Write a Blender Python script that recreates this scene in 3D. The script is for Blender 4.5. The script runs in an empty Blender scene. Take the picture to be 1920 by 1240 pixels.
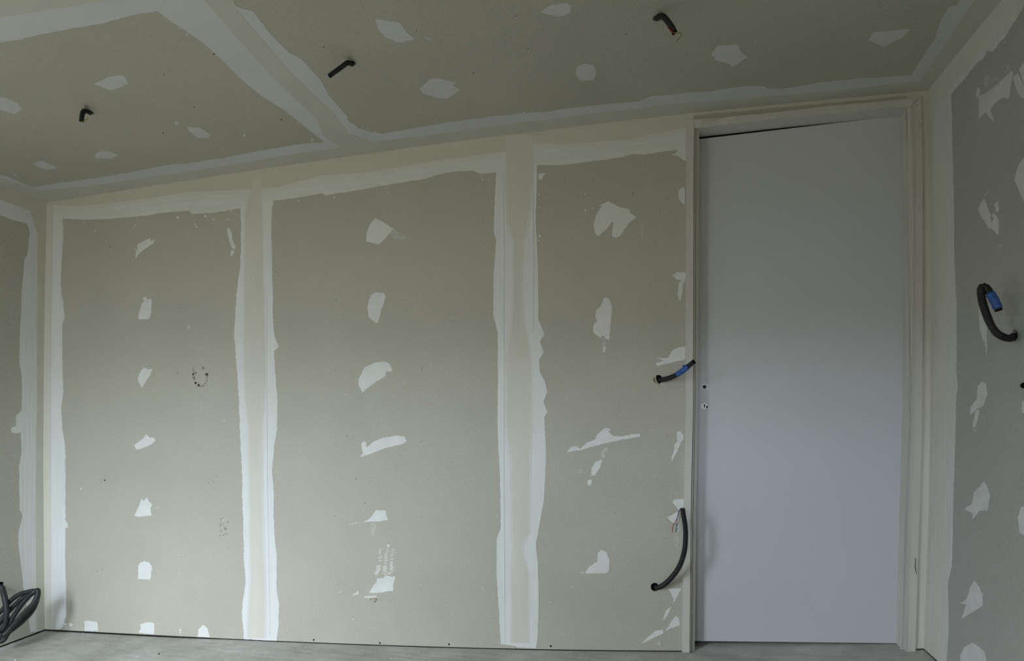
import bpy, bmesh, math, random
import numpy as np
from mathutils import Vector, Matrix
from mathutils.geometry import tessellate_polygon

SC = bpy.context.scene
COL = SC.collection
random.seed(7)

# ------------------------------------------------------------------ camera
K = 0.88
F, PX, PY = 1103.51, 960.0, 779.7
YAW, PIT, ROL = 0.2185, 0.0003, -0.0040
CAM = np.array([3.4779 * K, -2.8174 * K, 1.1569 * K])
W = 4.6602 * K
RM = Matrix.Rotation(YAW, 3, 'Z') @ Matrix.Rotation(PIT, 3, 'X') @ Matrix.Rotation(ROL, 3, 'Y')
cam_data = bpy.data.cameras.new('camera')
cam = bpy.data.objects.new('camera', cam_data)
COL.objects.link(cam)
cam_data.sensor_width = 36.0
cam_data.lens = F / 1920 * 36.0
cam_data.shift_y = (PY - 620) / 1920
cam_data.clip_start = 0.02
cam.matrix_world = Matrix.Translation(Vector(CAM)) @ (RM @ Matrix.Rotation(math.pi / 2, 3, 'X')).to_4x4()
SC.camera = cam

# ------------------------------------------------------------------ world, window light, exposure
SC.view_settings.view_transform = 'Standard'
SC.view_settings.look = 'None'
SC.view_settings.gamma = 1.0
SC.view_settings.exposure = 0.0
SC.view_settings.use_curve_mapping = False
SC.render.film_transparent = False
YR = -2.85                                    # rear wall
WINS = ((0.45, 1.30, 0.35, 2.15), (2.20, 3.75, 0.80, 1.48))   # its two windows: x0, x1, z0, z1
SKY = 46.0
world = bpy.data.worlds.new('overcast_sky')
SC.world = world
world.use_nodes = True
nt = world.node_tree
nt.nodes.clear()
tc = nt.nodes.new('ShaderNodeTexCoord')
sp = nt.nodes.new('ShaderNodeSeparateXYZ')
rp = nt.nodes.new('ShaderNodeValToRGB')
bg = nt.nodes.new('ShaderNodeBackground')
wo = nt.nodes.new('ShaderNodeOutputWorld')
mp = nt.nodes.new('ShaderNodeMapRange')
mp.inputs['From Min'].default_value = -1.0
mp.inputs['From Max'].default_value = 1.0
nt.links.new(tc.outputs['Generated'], sp.inputs[0])
nt.links.new(sp.outputs['Z'], mp.inputs['Value'])
nt.links.new(mp.outputs[0], rp.inputs[0])
nt.links.new(rp.outputs[0], bg.inputs[0])
nt.links.new(bg.outputs[0], wo.inputs[0])
cr_ = rp.color_ramp
WHT = (0.86, 0.955, 1.06)
cr_.elements[0].position = 0.49
cr_.elements[0].color = (0.050, 0.046, 0.034, 1)
cr_.elements[1].position = 0.515
cr_.elements[1].color = (0.20 * WHT[0], 0.20 * WHT[1], 0.20 * WHT[2], 1)
for pos, v in ((0.56, 0.20), (0.62, 0.32), (0.66, 0.60), (0.80, 0.90), (1.0, 1.0)):
    e = cr_.elements.new(pos); e.color = (v * WHT[0], v * WHT[1], v * WHT[2], 1)
bg.inputs[1].default_value = SKY
for x0, x1, z0, z1 in WINS:
    pl = bpy.data.lights.new('window_portal', 'AREA')
    pl.shape = 'RECTANGLE'
    pl.size, pl.size_y = x1 - x0, z1 - z0
    pl.cycles.is_portal = True
    po = bpy.data.objects.new('window_portal', pl)
    COL.objects.link(po)
    po.location = ((x0 + x1) / 2, YR - 0.13, (z0 + z1) / 2)
    po.rotation_euler = (math.pi / 2, 0, 0)       # -Z turned to +Y, into the room

# ------------------------------------------------------------------ rays and surfaces
def ray(p):
    d = Vector(((p[0] - PX) / F, 1.0, -(p[1] - PY) / F))
    return np.array(RM @ d)

def on_y(p, y=0.0):
    d = ray(p)
    return CAM + d * ((y - CAM[1]) / d[1])

ceil_px = [(90, 379), (200, 362), (350, 337.5), (480, 318), (550, 309), (900, 259), (1120, 232), (1290, 212), (1530, 190), (1739, 169)]
floor_px = [(84, 1181), (168, 1184), (392, 1196), (482, 1200), (709, 1210.5), (920, 1217), (1100, 1218.5), (1276, 1219.8), (1500, 1219.5), (1732, 1217)]
left_px = [(88, 390), (85, 480), (82.3, 620), (82, 820), (82, 960), (84, 1170)]
right_px = [(1739, 170), (1743, 350), (1745.5, 600), (1744.5, 800), (1739.5, 1000), (1732, 1216)]
def fit(pts, a, b, deg):
    h = np.array([on_y(p) for p in pts])
    return np.poly1d(np.polyfit(h[:, a], h[:, b], deg))
ZC = fit(ceil_px, 0, 2, 3)
ZF = fit(floor_px, 0, 2, 3)
XL = fit(left_px, 2, 0, 2)
XR = fit(right_px, 2, 0, 3)

def hit_z(p, off, up):
    d = ray(p); x = W / 2
    for _ in range(40):
        z = ZC(x) - off if up else ZF(x) + off
        t = (z - CAM[2]) / d[2]
        x = x * 0.3 + 0.7 * (CAM[0] + d[0] * t)
    return CAM + d * t

def slope(p, top, left):
    h = hit_z(p, 0, top)
    x0 = XL(h[2]) if left else XR(h[2])
    return (h[0] - x0) / (-h[1])
AL = (slope((20, 1204.3), False, True), slope((0, 347), True, True))
AR = (slope((1758, 1241), False, False), slope((1878, 0), True, False))
def lerp_a(A, z):
    return A[0] + (A[1] - A[0]) * min(max(z / 2.2, -0.1), 1.1)
def xleft(y, z): return XL(z) + lerp_a(AL, z) * (-y)
def xright(y, z): return XR(z) + lerp_a(AR, z) * (-y)
print('curves', ZC(0), ZC(2), ZC(W), ZF(0), ZF(2), ZF(W), 'slopes', AL, AR)

def hit(surf, p, off=0.0):
    if surf == 'back': return on_y(p, -off)
    if surf == 'ceil': return hit_z(p, off, True)
    if surf == 'floor': return hit_z(p, off, False)
    d = ray(p)
    x, y, z = (off, -0.3, 1.0) if surf == 'left' else (W - off, -0.3, 1.0)
    for _ in range(60):
        xt = xleft(y, z) + off if surf == 'left' else xright(y, z) - off
        t = (xt - CAM[0]) / d[0]
        y = 0.5 * y + 0.5 * (CAM[1] + d[1] * t); z = 0.5 * z + 0.5 * (CAM[2] + d[2] * t)
    return CAM + d * t

def to_uv(surf, h):
    if surf in ('back', 'lining'): return (h[0], h[2])
    if surf in ('ceil', 'floor'): return (h[0], h[1])
    return (h[1], h[2])

def from_uv(surf, u, v, off, clamp=True):
    if surf == 'back':
        if clamp:
            u = min(max(u, XL(v)), XR(v)); v = min(max(v, ZF(u)), ZC(u))
        return (u, -off, v)
    if surf == 'ceil':
        if clamp:
            z = ZC(u); v = min(v, 0.0); u = min(max(u, xleft(v, z)), xright(v, z))
        return (u, v, ZC(u) - off)
    if surf == 'floor':
        return (u, v, ZF(u) + off)
    if clamp:
        u = min(u, 0.0)
    if surf == 'left':
        if clamp: v = min(max(v, ZF(0)), ZC(xleft(u, v)))
        return (xleft(u, v) + off, u, v)
    if clamp: v = min(max(v, ZF(W)), ZC(xright(u, v)))
    return (xright(u, v) - off, u, v)

# ------------------------------------------------------------------ materials
def mat(name, col, rough=0.85, spec=0.25, var=0.05, scale=6.0, bump=0.0, bscale=400.0, stretch=(1, 1, 1), fine=0.0, metal=0.0, col2=None):
    m = bpy.data.materials.new(name)
    m.use_nodes = True
    n = m.node_tree.nodes; l = m.node_tree.links
    b = n['Principled BSDF']
    b.inputs['Roughness'].default_value = rough
    b.inputs['Specular IOR Level'].default_value = spec
    b.inputs['Metallic'].default_value = metal
    t = n.new('ShaderNodeTexCoord'); mpg = n.new('ShaderNodeMapping')
    mpg.inputs['Scale'].default_value = stretch
    l.new(t.outputs['Object'], mpg.inputs[0])
    nz = n.new('ShaderNodeTexNoise'); nz.inputs['Scale'].default_value = scale; nz.inputs['Detail'].default_value = 6
    nz.inputs['Roughness'].default_value = 0.62
    l.new(mpg.outputs[0], nz.inputs['Vector'])
    rr = n.new('ShaderNodeValToRGB')
    rr.color_ramp.elements[0].position = 0.3; rr.color_ramp.elements[1].position = 0.7
    c2 = col2 or tuple(c * (1 + var) for c in col)
    rr.color_ramp.elements[0].color = tuple(c * (1 - var) for c in col) + (1,)
    rr.color_ramp.elements[1].color = tuple(c2) + (1,)
    l.new(nz.outputs['Fac'], rr.inputs[0])
    out = rr.outputs[0]
    if fine > 0:
        nf = n.new('ShaderNodeTexNoise'); nf.inputs['Scale'].default_value = 170; nf.inputs['Detail'].default_value = 3
        l.new(mpg.outputs[0], nf.inputs['Vector'])
        mr = n.new('ShaderNodeMapRange')
        mr.inputs['From Min'].default_value = 0.3; mr.inputs['From Max'].default_value = 0.7
        mr.inputs['To Min'].default_value = 1 - fine; mr.inputs['To Max'].default_value = 1 + fine
        l.new(nf.outputs['Fac'], mr.inputs['Value'])
        mx = n.new('ShaderNodeVectorMath'); mx.operation = 'SCALE'
        l.new(out, mx.inputs[0]); l.new(mr.outputs[0], mx.inputs['Scale'])
        out = mx.outputs[0]
    l.new(out, b.inputs['Base Color'])
    if bump > 0:
        nb = n.new('ShaderNodeTexNoise'); nb.inputs['Scale'].default_value = bscale; nb.inputs['Detail'].default_value = 4
        l.new(mpg.outputs[0], nb.inputs['Vector'])
        bp = n.new('ShaderNodeBump'); bp.inputs['Strength'].default_value = 1.0; bp.inputs['Distance'].default_value = bump
        l.new(nb.outputs['Fac'], bp.inputs['Height']); l.new(bp.outputs[0], b.inputs['Normal'])
    return m

M_BOARD = mat('beige_plasterboard_paper', (0.455, 0.443, 0.378), var=0.045, scale=2.2, fine=0.10, bump=0.0002, bscale=300)
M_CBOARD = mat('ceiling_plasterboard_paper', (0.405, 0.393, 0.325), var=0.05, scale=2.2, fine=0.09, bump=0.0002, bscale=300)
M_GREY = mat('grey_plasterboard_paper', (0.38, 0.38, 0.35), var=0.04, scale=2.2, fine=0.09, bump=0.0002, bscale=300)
M_WHITE_V = mat('white_jointing_compound_vertical', (0.70, 0.715, 0.70), var=0.035, scale=7, bump=0.0012, bscale=9, stretch=(9, 9, 0.5), col2=(0.735, 0.75, 0.735))
M_WHITE_H = mat('white_jointing_compound_horizontal', (0.665, 0.67, 0.64), var=0.035, scale=7, bump=0.0006, bscale=9, stretch=(0.5, 9, 9), col2=(0.72, 0.73, 0.70))
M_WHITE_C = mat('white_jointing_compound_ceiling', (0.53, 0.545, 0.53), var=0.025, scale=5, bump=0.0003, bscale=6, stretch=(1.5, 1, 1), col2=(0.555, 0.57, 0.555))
M_CREAM = mat('cream_jointing_tape', (0.62, 0.61, 0.545), var=0.03, scale=3, bump=0.0006, bscale=7, stretch=(6, 6, 0.7), col2=(0.645, 0.635, 0.575))
M_CREAM_H = mat('cream_jointing_tape_horizontal', (0.595, 0.575, 0.495), var=0.04, scale=3, bump=0.0006, bscale=7, stretch=(0.6, 5, 5), col2=(0.62, 0.60, 0.53))
M_MID = mat('feathered_compound', (0.655, 0.65, 0.61), var=0.02, scale=4, col2=(0.675, 0.675, 0.635))
M_FILL = mat('white_filler', (0.69, 0.70, 0.68), var=0.03, scale=20, bump=0.0006, bscale=40, col2=(0.74, 0.75, 0.73))
M_THIN = mat('thin_filler_smear', (0.43, 0.42, 0.37), var=0.06, scale=55, col2=(0.62, 0.63, 0.60))
M_STAIN = mat('brown_scuff', (0.29, 0.25, 0.17), var=0.15, scale=60, col2=(0.36, 0.33, 0.26))
M_CONC = mat('grey_concrete_screed', (0.41, 0.405, 0.37), var=0.16, scale=5, bump=0.004, bscale=14, fine=0.12, col2=(0.52, 0.52, 0.485))
M_DOOR = mat('pale_grey_door_paint', (0.56, 0.58, 0.605), rough=0.42, spec=0.4, var=0.015, scale=3, fine=0.01)
M_FRAME = mat('off_white_frame_primer', (0.56, 0.55, 0.51), rough=0.6, spec=0.3, var=0.05, scale=6, stretch=(3, 3, 0.4))
M_DUST = mat('plaster_dust_on_frame', (0.46, 0.43, 0.36), var=0.12, scale=25, col2=(0.58, 0.56, 0.50))
M_DARK = mat('dark_cavity_mineral', (0.05, 0.047, 0.043), rough=1.0, spec=0.05)
M_GAP = mat('dark_gap_shade', (0.022, 0.02, 0.018), rough=1.0, spec=0.02)  # near-black colour standing in for shade under the boards
M_BLACK = mat('black_corrugated_plastic', (0.013, 0.013, 0.014), rough=0.5, spec=0.35, var=0.2, scale=30)
M_COIL = mat('dark_grey_corrugated_plastic', (0.020, 0.024, 0.025), rough=0.42, spec=0.45, var=0.2, scale=30)
M_BORE = mat('conduit_bore_black', (0.006, 0.006, 0.006), rough=0.9, spec=0.1)
M_TAPE = mat('blue_insulating_tape', (0.035, 0.10, 0.33), rough=0.5, spec=0.4, var=0.15, scale=80)
M_RED = mat('red_wire_sheath', (0.36, 0.03, 0.05), rough=0.5)
M_BLUE = mat('blue_wire_sheath', (0.04, 0.11, 0.32), rough=0.5)
M_YG = mat('yellow_green_wire_sheath', (0.24, 0.26, 0.05), rough=0.5)
M_METAL = mat('bright_zinc_plate', (0.93, 0.95, 0.97), rough=0.4, spec=0.6, var=0.02)
M_REAR = mat('rear_wall_plasterboard', (0.36, 0.345, 0.29), var=0.04, scale=2)
M_PVC = mat('white_window_frame_paint', (0.75, 0.75, 0.74), rough=0.4)

# ------------------------------------------------------------------ builders
def link(name, bm, m, parent=None, smooth=False):
    me = bpy.data.meshes.new(name)
    bmesh.ops.recalc_face_normals(bm, faces=bm.faces)
    bm.to_mesh(me); bm.free()
    me.materials.append(m)
    if smooth:
        for p in me.polygons: p.use_smooth = True
    o = bpy.data.objects.new(name, me)
    COL.objects.link(o)
    if parent is not None:
        o.parent = parent
    return o

def struct(o, label=None):
    o['kind'] = 'structure'
    if label: o['label'] = label
    return o

def tag(o, label, cat, group=None):
    o['label'] = label; o['category'] = cat
    if group: o['group'] = group
    return o

def empty(name, loc):
    o = bpy.data.objects.new(name, None)
    o.empty_display_size = 0.05
    o.location = loc
    COL.objects.link(o)
    return o

def attach(o, root):
    """parent keeping world placement (root is an unrotated empty)"""
    o.parent = root
    o.matrix_parent_inverse = Matrix.Translation(-Vector(root.location))
    return o

def box_bm(bm, x0, x1, y0, y1, z0, z1):
    vs = [bm.verts.new(v) for v in ((x0, y0, z0), (x1, y0, z0), (x1, y1, z0), (x0, y1, z0), (x0, y0, z1), (x1, y0, z1), (x1, y1, z1), (x0, y1, z1))]
    for f in ((0, 3, 2, 1), (4, 5, 6, 7), (0, 1, 5, 4), (1, 2, 6, 5), (2, 3, 7, 6), (3, 0, 4, 7)):
        bm.faces.new([vs[i] for i in f])

def rough_edge(pts, amp, step, closed=True):
    """densify an outline (pixels) and make its edge ragged"""
    if amp <= 0: return list(pts)
    out = []; n = len(pts); drift = 0.0
    for i in range(n if closed else n - 1):
        a, b = pts[i], pts[(i + 1) % n]
        L = math.hypot(b[0] - a[0], b[1] - a[1])
        k = max(1, int(L / step))
        nx, ny = (-(b[1] - a[1]) / max(L, 1e-6), (b[0] - a[0]) / max(L, 1e-6))
        for j in range(k):
            t = j / k
            drift = drift * 0.7 + random.uniform(-1, 1) * 0.5
            s = amp * (drift + random.uniform(-0.5, 0.5))
            if j == 0: s *= 0.4
            out.append((a[0] + (b[0] - a[0]) * t + nx * s, a[1] + (b[1] - a[1]) * t + ny * s))
    if not closed: out.append(pts[-1])
    return out

def slab_bm(bm, surf, uv, thick, base, holes=(), grid=0.0, clamp=True, pix_off=None):
    loops = [[Vector((u, v, 0)) for u, v in uv]] + [[Vector((u, v, 0)) for u, v in h] for h in holes]
    flat = [p for lp in loops for p in lp]
    tmp = bmesh.new()
    vs = [tmp.verts.new(p) for p in flat]
    for tri in tessellate_polygon(loops):
        if len(set(tri)) == 3:
            try: tmp.faces.new([vs[i] for i in tri])
            except ValueError: pass
    if grid > 0:
        for ax in (0, 1):
            lo = min(p[ax] for p in flat); hi = max(p[ax] for p in flat)
            k = math.ceil(lo / grid)
            while k * grid < hi:
                co = Vector((0, 0, 0)); no = Vector((0, 0, 0)); co[ax] = k * grid; no[ax] = 1
                bmesh.ops.bisect_plane(tmp, geom=tmp.verts[:] + tmp.edges[:] + tmp.faces[:], dist=1e-6, plane_co=co, plane_no=no)
                k += 1
    m = {}
    for v in tmp.verts:
        if v.link_faces: m[v] = bm.verts.new(from_uv(surf, v.co.x, v.co.y, thick, clamp))
    back = {}
    for f in tmp.faces:
        try: bm.faces.new([m[v] for v in f.verts])
        except ValueError: pass
    for e in tmp.edges:
        if len(e.link_faces) == 1:
            a, b = e.verts
            for v in (a, b):
                if v not in back: back[v] = bm.verts.new(from_uv(surf, v.co.x, v.co.y, base, clamp))
            try: bm.faces.new([m[a], m[b], back[b], back[a]])
            except ValueError: pass
    tmp.free()

def slab(name, surf, polys, thick, m, parent, base=-0.0005, amp=0.7, step=3.0, grid=0.0, clamp=True, holes=()):
    """polys: outlines in photograph pixels, laid on the named surface and given thickness"""
    bm = bmesh.new()
    for pts in polys:
        pts = rough_edge(pts, amp, step)
        uv = [to_uv(surf, hit(surf, p, thick if not clamp else 0.0)) for p in pts]
        slab_bm(bm, surf, uv, thick, base, holes=holes, grid=grid, clamp=clamp)
    return link(name, bm, m, parent)

def slab_uv(name, surf, uv, thick, base, m, parent, grid=0.0, holes=(), clamp=True):
    bm = bmesh.new()
    slab_bm(bm, surf, uv, thick, base, holes=holes, grid=grid, clamp=clamp)
    return link(name, bm, m, parent)

def crop(ox, oy, s, pts):
    return [(ox + x / s, oy + y / s) for x, y in pts]
cA = lambda p: crop(0, 0, 2.953, p)
cB = lambda p: crop(480, 0, 2.953, p)
cC = lambda p: crop(1100, 0, 2.3415, p)
cD = lambda p: crop(0, 380, 2.8188, p)
cE = lambda p: crop(560, 320, 2.583, p)
cF = lambda p: crop(960, 320, 2.818, p)
cG = lambda p: crop(1680, 380, 2.696, p)
cH = lambda p: crop(0, 800, 2.8188, p)
cI = lambda p: crop(560, 780, 2.696, p)
cJ = lambda p: crop(1000, 760, 2.583, p)
cK = lambda p: crop(1600, 800, 2.818, p)
cQ = lambda p: crop(1700, 0, 4.768, p)

def disc_uv(surf, p, r, n=16, jit=0.0):
    c = to_uv(surf, hit(surf, p))
    return [(c[0] + r * (1 + random.uniform(-jit, jit)) * math.cos(6.2832 * i / n), c[1] + r * (1 + random.uniform(-jit, jit)) * math.sin(6.2832 * i / n)) for i in range(n)]

# ------------------------------------------------------------------ the shell
GAP = 0.006
def gap_at(x): return 0.0048 + 0.0042 * max(0.0, min(1.0, (1.15 - x) / 0.35))
BT = 0.0125
JX1, JX2 = on_y((486, 700))[0], on_y((969, 700))[0]
DL, DR = on_y((1290, 700))[0], on_y((1727, 700))[0]
DT = max(on_y((1500, 212))[2], on_y((1300, 232))[2])
HOLE_UP, HOLE_LOW = (1234, 711.5), (1228, 1101.5)
HOLE_R, HOLE_E, HOLE_L = (1902, 629), (1938, 719), (2, 1098)
HOLE_C = [(1232.5, 34), (660, 118.5), (169, 211.5)]

# floor
bm = bmesh.new()
xs = np.linspace(-0.2, W + 0.25, 60); ys = [0.9] + list(np.linspace(0.1, -0.6, 36)) + list(np.linspace(-0.7, YR - 0.12, 20))
rg = random.Random(3)
g = [[bm.verts.new((x, y, ZF(x) - gap_at(x) + (rg.uniform(-0.0012, 0.0008) if y < -0.02 else 0))) for y in ys] for x in xs]
for i in range(len(xs) - 1):
    for j in range(len(ys) - 1):
        bm.faces.new((g[i][j], g[i + 1][j], g[i + 1][j + 1], g[i][j + 1]))
ret = bmesh.ops.extrude_face_region(bm, geom=bm.faces[:])
for v in ret['geom']:
    if isinstance(v, bmesh.types.BMVert): v.co.z = -0.35
floor = struct(link('floor', bm, M_CONC, smooth=False), 'bare grey concrete floor dusted with plaster')

# back wall: dark backing behind the boards, with the door opening
BZ = 2.62
bm = bmesh.new()
box_bm(bm, -0.25, DL + 0.0, 0.075, 0.115, -0.3, BZ)
box_bm(bm, DR + 0.0, W + 0.3, 0.075, 0.115, -0.3, BZ)
box_bm(bm, DL, DR, 0.075, 0.115, DT + 0.01, BZ)
wall_back = struct(link('wall_back', bm, M_DARK), 'back wall of beige plasterboard with taped and filled joints')

def ring(surf, p, r): return disc_uv(surf, p, r, 18, 0.06)
h_up, h_low = ring('back', HOLE_UP, 0.0185), ring('back', HOLE_LOW, 0.0175)
G = 0.0008
def rect(u0, u1, v0, v1): return [(u0, v0), (u1, v0), (u1, v1), (u0, v1)]
slab_uv('plasterboard', 'back', rect(-0.05, JX1 - G, -0.2, 2.5), 0.0, -BT, M_BOARD, wall_back, grid=0.12)
slab_uv('plasterboard', 'back', rect(JX1 + G, JX2 - G, -0.2, 2.5), 0.0, -BT, M_BOARD, wall_back, grid=0.12)
slab_uv('plasterboard', 'back', rect(JX2 + G, DL - 0.002, -0.2, 2.5), 0.0, -BT, M_BOARD, wall_back, grid=0.12, holes=(h_up, h_low))
slab_uv('plasterboard', 'back', rect(DL - 0.001, W + 0.05, DT, 2.5), 0.0, -BT, M_BOARD, wall_back, grid=0.12)
slab_uv('plasterboard', 'back', rect(DR - 0.02, W + 0.05, -0.2, DT - 0.001), 0.0, -BT, M_BOARD, wall_back, grid=0.12)

def gap_strip(surf, pts, parent):  # dark strip filling the gap under the boards, painted as its shade
    slab_uv('gap_shade_strip', surf, pts, -0.0015, -0.011, M_GAP, parent, grid=0.12, clamp=False)
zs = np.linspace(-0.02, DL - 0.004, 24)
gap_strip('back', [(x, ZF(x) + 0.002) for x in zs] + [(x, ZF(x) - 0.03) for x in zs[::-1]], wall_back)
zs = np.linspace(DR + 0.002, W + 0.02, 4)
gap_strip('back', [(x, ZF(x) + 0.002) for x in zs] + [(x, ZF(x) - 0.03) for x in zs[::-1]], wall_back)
# left and right walls
bm = bmesh.new(); box_bm(bm, -0.28, -0.2, YR - 0.1, 0.115, -0.3, BZ)
wall_left = struct(link('wall_left', bm, M_DARK), 'left wall of beige plasterboard meeting the back wall at a taped corner')
slab_uv('plasterboard', 'left', rect(-1.2, 0.0, ZF(0), 2.6), 0.0, -BT, M_BOARD, wall_left, grid=0.15, holes=(ring('left', HOLE_L, 0.018),))
slab_uv('plasterboard', 'left', rect(-2.4, -1.2 - G, ZF(0), 2.6), 0.0, -BT, M_BOARD, wall_left, grid=0.3)
slab_uv('plasterboard', 'left', rect(YR, -2.4 - G, ZF(0), 2.6), 0.0, -BT, M_BOARD, wall_left, grid=0.3)
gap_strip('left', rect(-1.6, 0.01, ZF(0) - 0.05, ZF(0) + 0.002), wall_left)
bm = bmesh.new(); box_bm(bm, W + 0.35, W + 0.43, YR - 0.1, 0.115, -0.3, BZ)
wall_right = struct(link('wall_right', bm, M_DARK), 'right wall of grey plasterboard beside the door')
h_r, h_e = ring('right', HOLE_R, 0.017), ring('right', HOLE_E, 0.017)
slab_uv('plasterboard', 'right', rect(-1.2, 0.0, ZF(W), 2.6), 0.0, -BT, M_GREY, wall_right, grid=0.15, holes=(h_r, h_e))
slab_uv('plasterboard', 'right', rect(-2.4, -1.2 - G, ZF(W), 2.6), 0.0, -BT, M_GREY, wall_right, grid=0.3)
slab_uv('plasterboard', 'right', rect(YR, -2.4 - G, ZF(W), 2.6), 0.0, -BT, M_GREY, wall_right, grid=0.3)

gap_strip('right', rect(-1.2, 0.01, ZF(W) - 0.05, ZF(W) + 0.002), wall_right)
# ceiling
bm = bmesh.new(); box_bm(bm, -0.28, W + 0.43, YR - 0.1, 0.115, BZ - 0.12, BZ + 0.05)
ceiling = struct(link('ceiling', bm, M_DARK), 'plasterboard ceiling with wide filled joints')
CX = hit('ceil', (500, 130))[0]; CY = hit('ceil', (120, 20))[1]
hc = [ring('ceil', p, 0.014) for p in HOLE_C]
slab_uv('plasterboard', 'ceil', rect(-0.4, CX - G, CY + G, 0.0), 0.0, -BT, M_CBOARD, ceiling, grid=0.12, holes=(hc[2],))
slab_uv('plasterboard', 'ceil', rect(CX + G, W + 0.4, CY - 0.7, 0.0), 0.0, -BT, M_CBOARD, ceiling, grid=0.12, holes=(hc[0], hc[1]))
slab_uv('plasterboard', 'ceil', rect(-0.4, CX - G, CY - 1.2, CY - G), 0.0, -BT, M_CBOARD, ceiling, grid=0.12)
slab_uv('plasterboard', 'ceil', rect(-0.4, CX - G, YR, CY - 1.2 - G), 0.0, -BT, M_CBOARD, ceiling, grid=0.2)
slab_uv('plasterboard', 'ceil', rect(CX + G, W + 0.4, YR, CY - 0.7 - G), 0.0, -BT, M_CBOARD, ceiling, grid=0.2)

# rear wall with the two windows that light the room, and an unseen slab added outside to block high sky from the right one
bm = bmesh.new()
xa = -0.28
for x0, x1, z0, z1 in WINS:
    box_bm(bm, xa, x0, YR - 0.12, YR + 0.001, -0.3, BZ)
    box_bm(bm, x0, x1, YR - 0.12, YR + 0.001, -0.3, z0)
    box_bm(bm, x0, x1, YR - 0.12, YR + 0.001, z1, BZ)
    xa = x1
box_bm(bm, xa, W + 0.43, YR - 0.12, YR + 0.001, -0.3, BZ)
struct(link('wall_front', bm, M_REAR), 'plasterboard wall behind the camera with two windows in it')
for k, (x0, x1, z0, z1) in enumerate(WINS):
    bm = bmesh.new()
    t = 0.05
    for a in ((x0, x0 + t, z0, z1), (x1 - t, x1, z0, z1), (x0 + t, x1 - t, z0, z0 + t), (x0 + t, x1 - t, z1 - t, z1)):
        box_bm(bm, a[0], a[1], YR - 0.1, YR - 0.04, a[2], a[3])
    struct(link('window_%d' % (k + 1), bm, M_PVC), 'white window frame in the wall behind the camera')
bm = bmesh.new(); box_bm(bm, 1.75, W + 0.8, YR - 6.0, YR - 0.13, 2.0, 2.2)
struct(link('sky_blocker_slab', bm, M_CONC), 'unseen concrete slab added above the right window to block sky light')

# unlit hallway behind the door
bm = bmesh.new()
for a in ((DL - 0.4, DL - 0.3, 0.116, 0.95, -0.3, BZ), (DR + 0.3, DR + 0.4, 0.116, 0.95, -0.3, BZ), (DL - 0.4, DR + 0.4, 0.85, 0.95, -0.3, BZ), (DL - 0.4, DR + 0.4, 0.116, 0.95, BZ - 0.1, BZ)):
    box_bm(bm, *a)
struct(link('wall_hallway', bm, M_DARK), 'dark hallway seen through the gap above the door')

# ------------------------------------------------------------------ jointing compound on the back wall
low_edge = [(84, 409), (120.6, 410), (159.6, 412.6), (213, 410), (277, 405), (294, 400), (355, 395), (360, 402), (408, 398), (450, 391), (470, 388), (512, 376.5), (548, 372.5),
            (605, 362), (610, 366.7), (669.6, 357), (737, 345), (798, 335), (822, 327), (859, 321), (886, 320), (903, 326), (934, 322), (960, 316), (1006.5, 310), (1060, 309),
            (1120, 301.5), (1166, 294.7), (1186, 289), (1205, 290), (1271, 281), (1266.6, 288), (1256, 291), (1269, 292), (1283, 301.5), (1300, 301), (1300, 216), (1745, 172), (1745, 160)]
slab('joint_compound', 'back', [[(70, 372)] + low_edge + [(1530, 180), (1290, 203), (1120, 223), (900, 250), (550, 300), (350, 328), (200, 353)]], 0.0010, M_WHITE_H, wall_back, grid=0.12)
crn = [(117, 405), (119, 444), (115, 497), (115.3, 550), (122, 593), (117, 607), (117, 664), (119, 735), (115, 770), (117, 805), (122.4, 835.5), (123, 977), (127.7, 983), (127.7, 990),
       (123, 990.5), (122.4, 1048), (124, 1119), (125, 1155), (119, 1174), (113.5, 1180.5)]
slab('joint_compound', 'back', [[(75, 392)] + crn + [(75, 1184)]], 0.0011, M_WHITE_V, wall_back, grid=0.12)
j1l = [(450, 385), (452.3, 422.6), (452, 469), (450.5, 504), (447, 522), (443.5, 557), (441.5, 586), (439, 628), (441.7, 657), (445, 699), (448.8, 752.5), (450, 800), (453.4, 871), (455, 942),
       (456.6, 1013), (457.6, 1048), (461, 1094), (455, 1130), (454, 1162), (457.6, 1199)]
j1r = [(518.7, 1202.6), (523, 1169), (524, 1137), (519.7, 1108.6), (519.7, 1048), (516, 1013), (513.7, 977), (513.7, 927.7), (511, 878), (514.4, 839), (519.7, 805), (519.7, 735), (516, 699),
       (514.4, 658.5), (523, 649.6), (514.4, 628), (512.6, 607), (512, 557), (511, 497), (509, 451), (509, 415.5), (513, 375)]
slab('joint_compound', 'back', [j1l + j1r], 0.0012, M_WHITE_V, wall_back, grid=0.12, amp=0.9)
j2l = [(932, 318), (930.5, 330), (927.8, 378), (926, 432), (930.5, 451.6), (926, 513.6), (925, 591), (933.6, 624), (933.6, 707), (932.8, 790), (934.6, 835.6), (938, 902), (939, 991.4), (931.7, 1010),
       (931, 1077), (934.6, 1132), (939, 1208)]
j2r = [(966, 1212), (968, 1214), (1005, 1216), (1009, 1188), (1010, 1114), (1009, 1062), (1005, 1021), (1010.7, 991), (1020, 939.5), (1024.4, 854), (1021, 783.7), (1027, 773), (1018.8, 753.6), (1026.5, 734),
       (1022.6, 718.8), (1013, 699.4), (1011, 676), (1019.5, 660.7), (1012, 641), (1020.7, 625.8), (1010, 598.7), (1009, 513.6), (1007, 447.8), (1004.4, 416.8), (1007, 327.7), (1007, 308)]
slab('joint_compound', 'back', [j2l + j2r], 0.0013, M_WHITE_V, wall_back, grid=0.12, amp=0.6)
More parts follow.
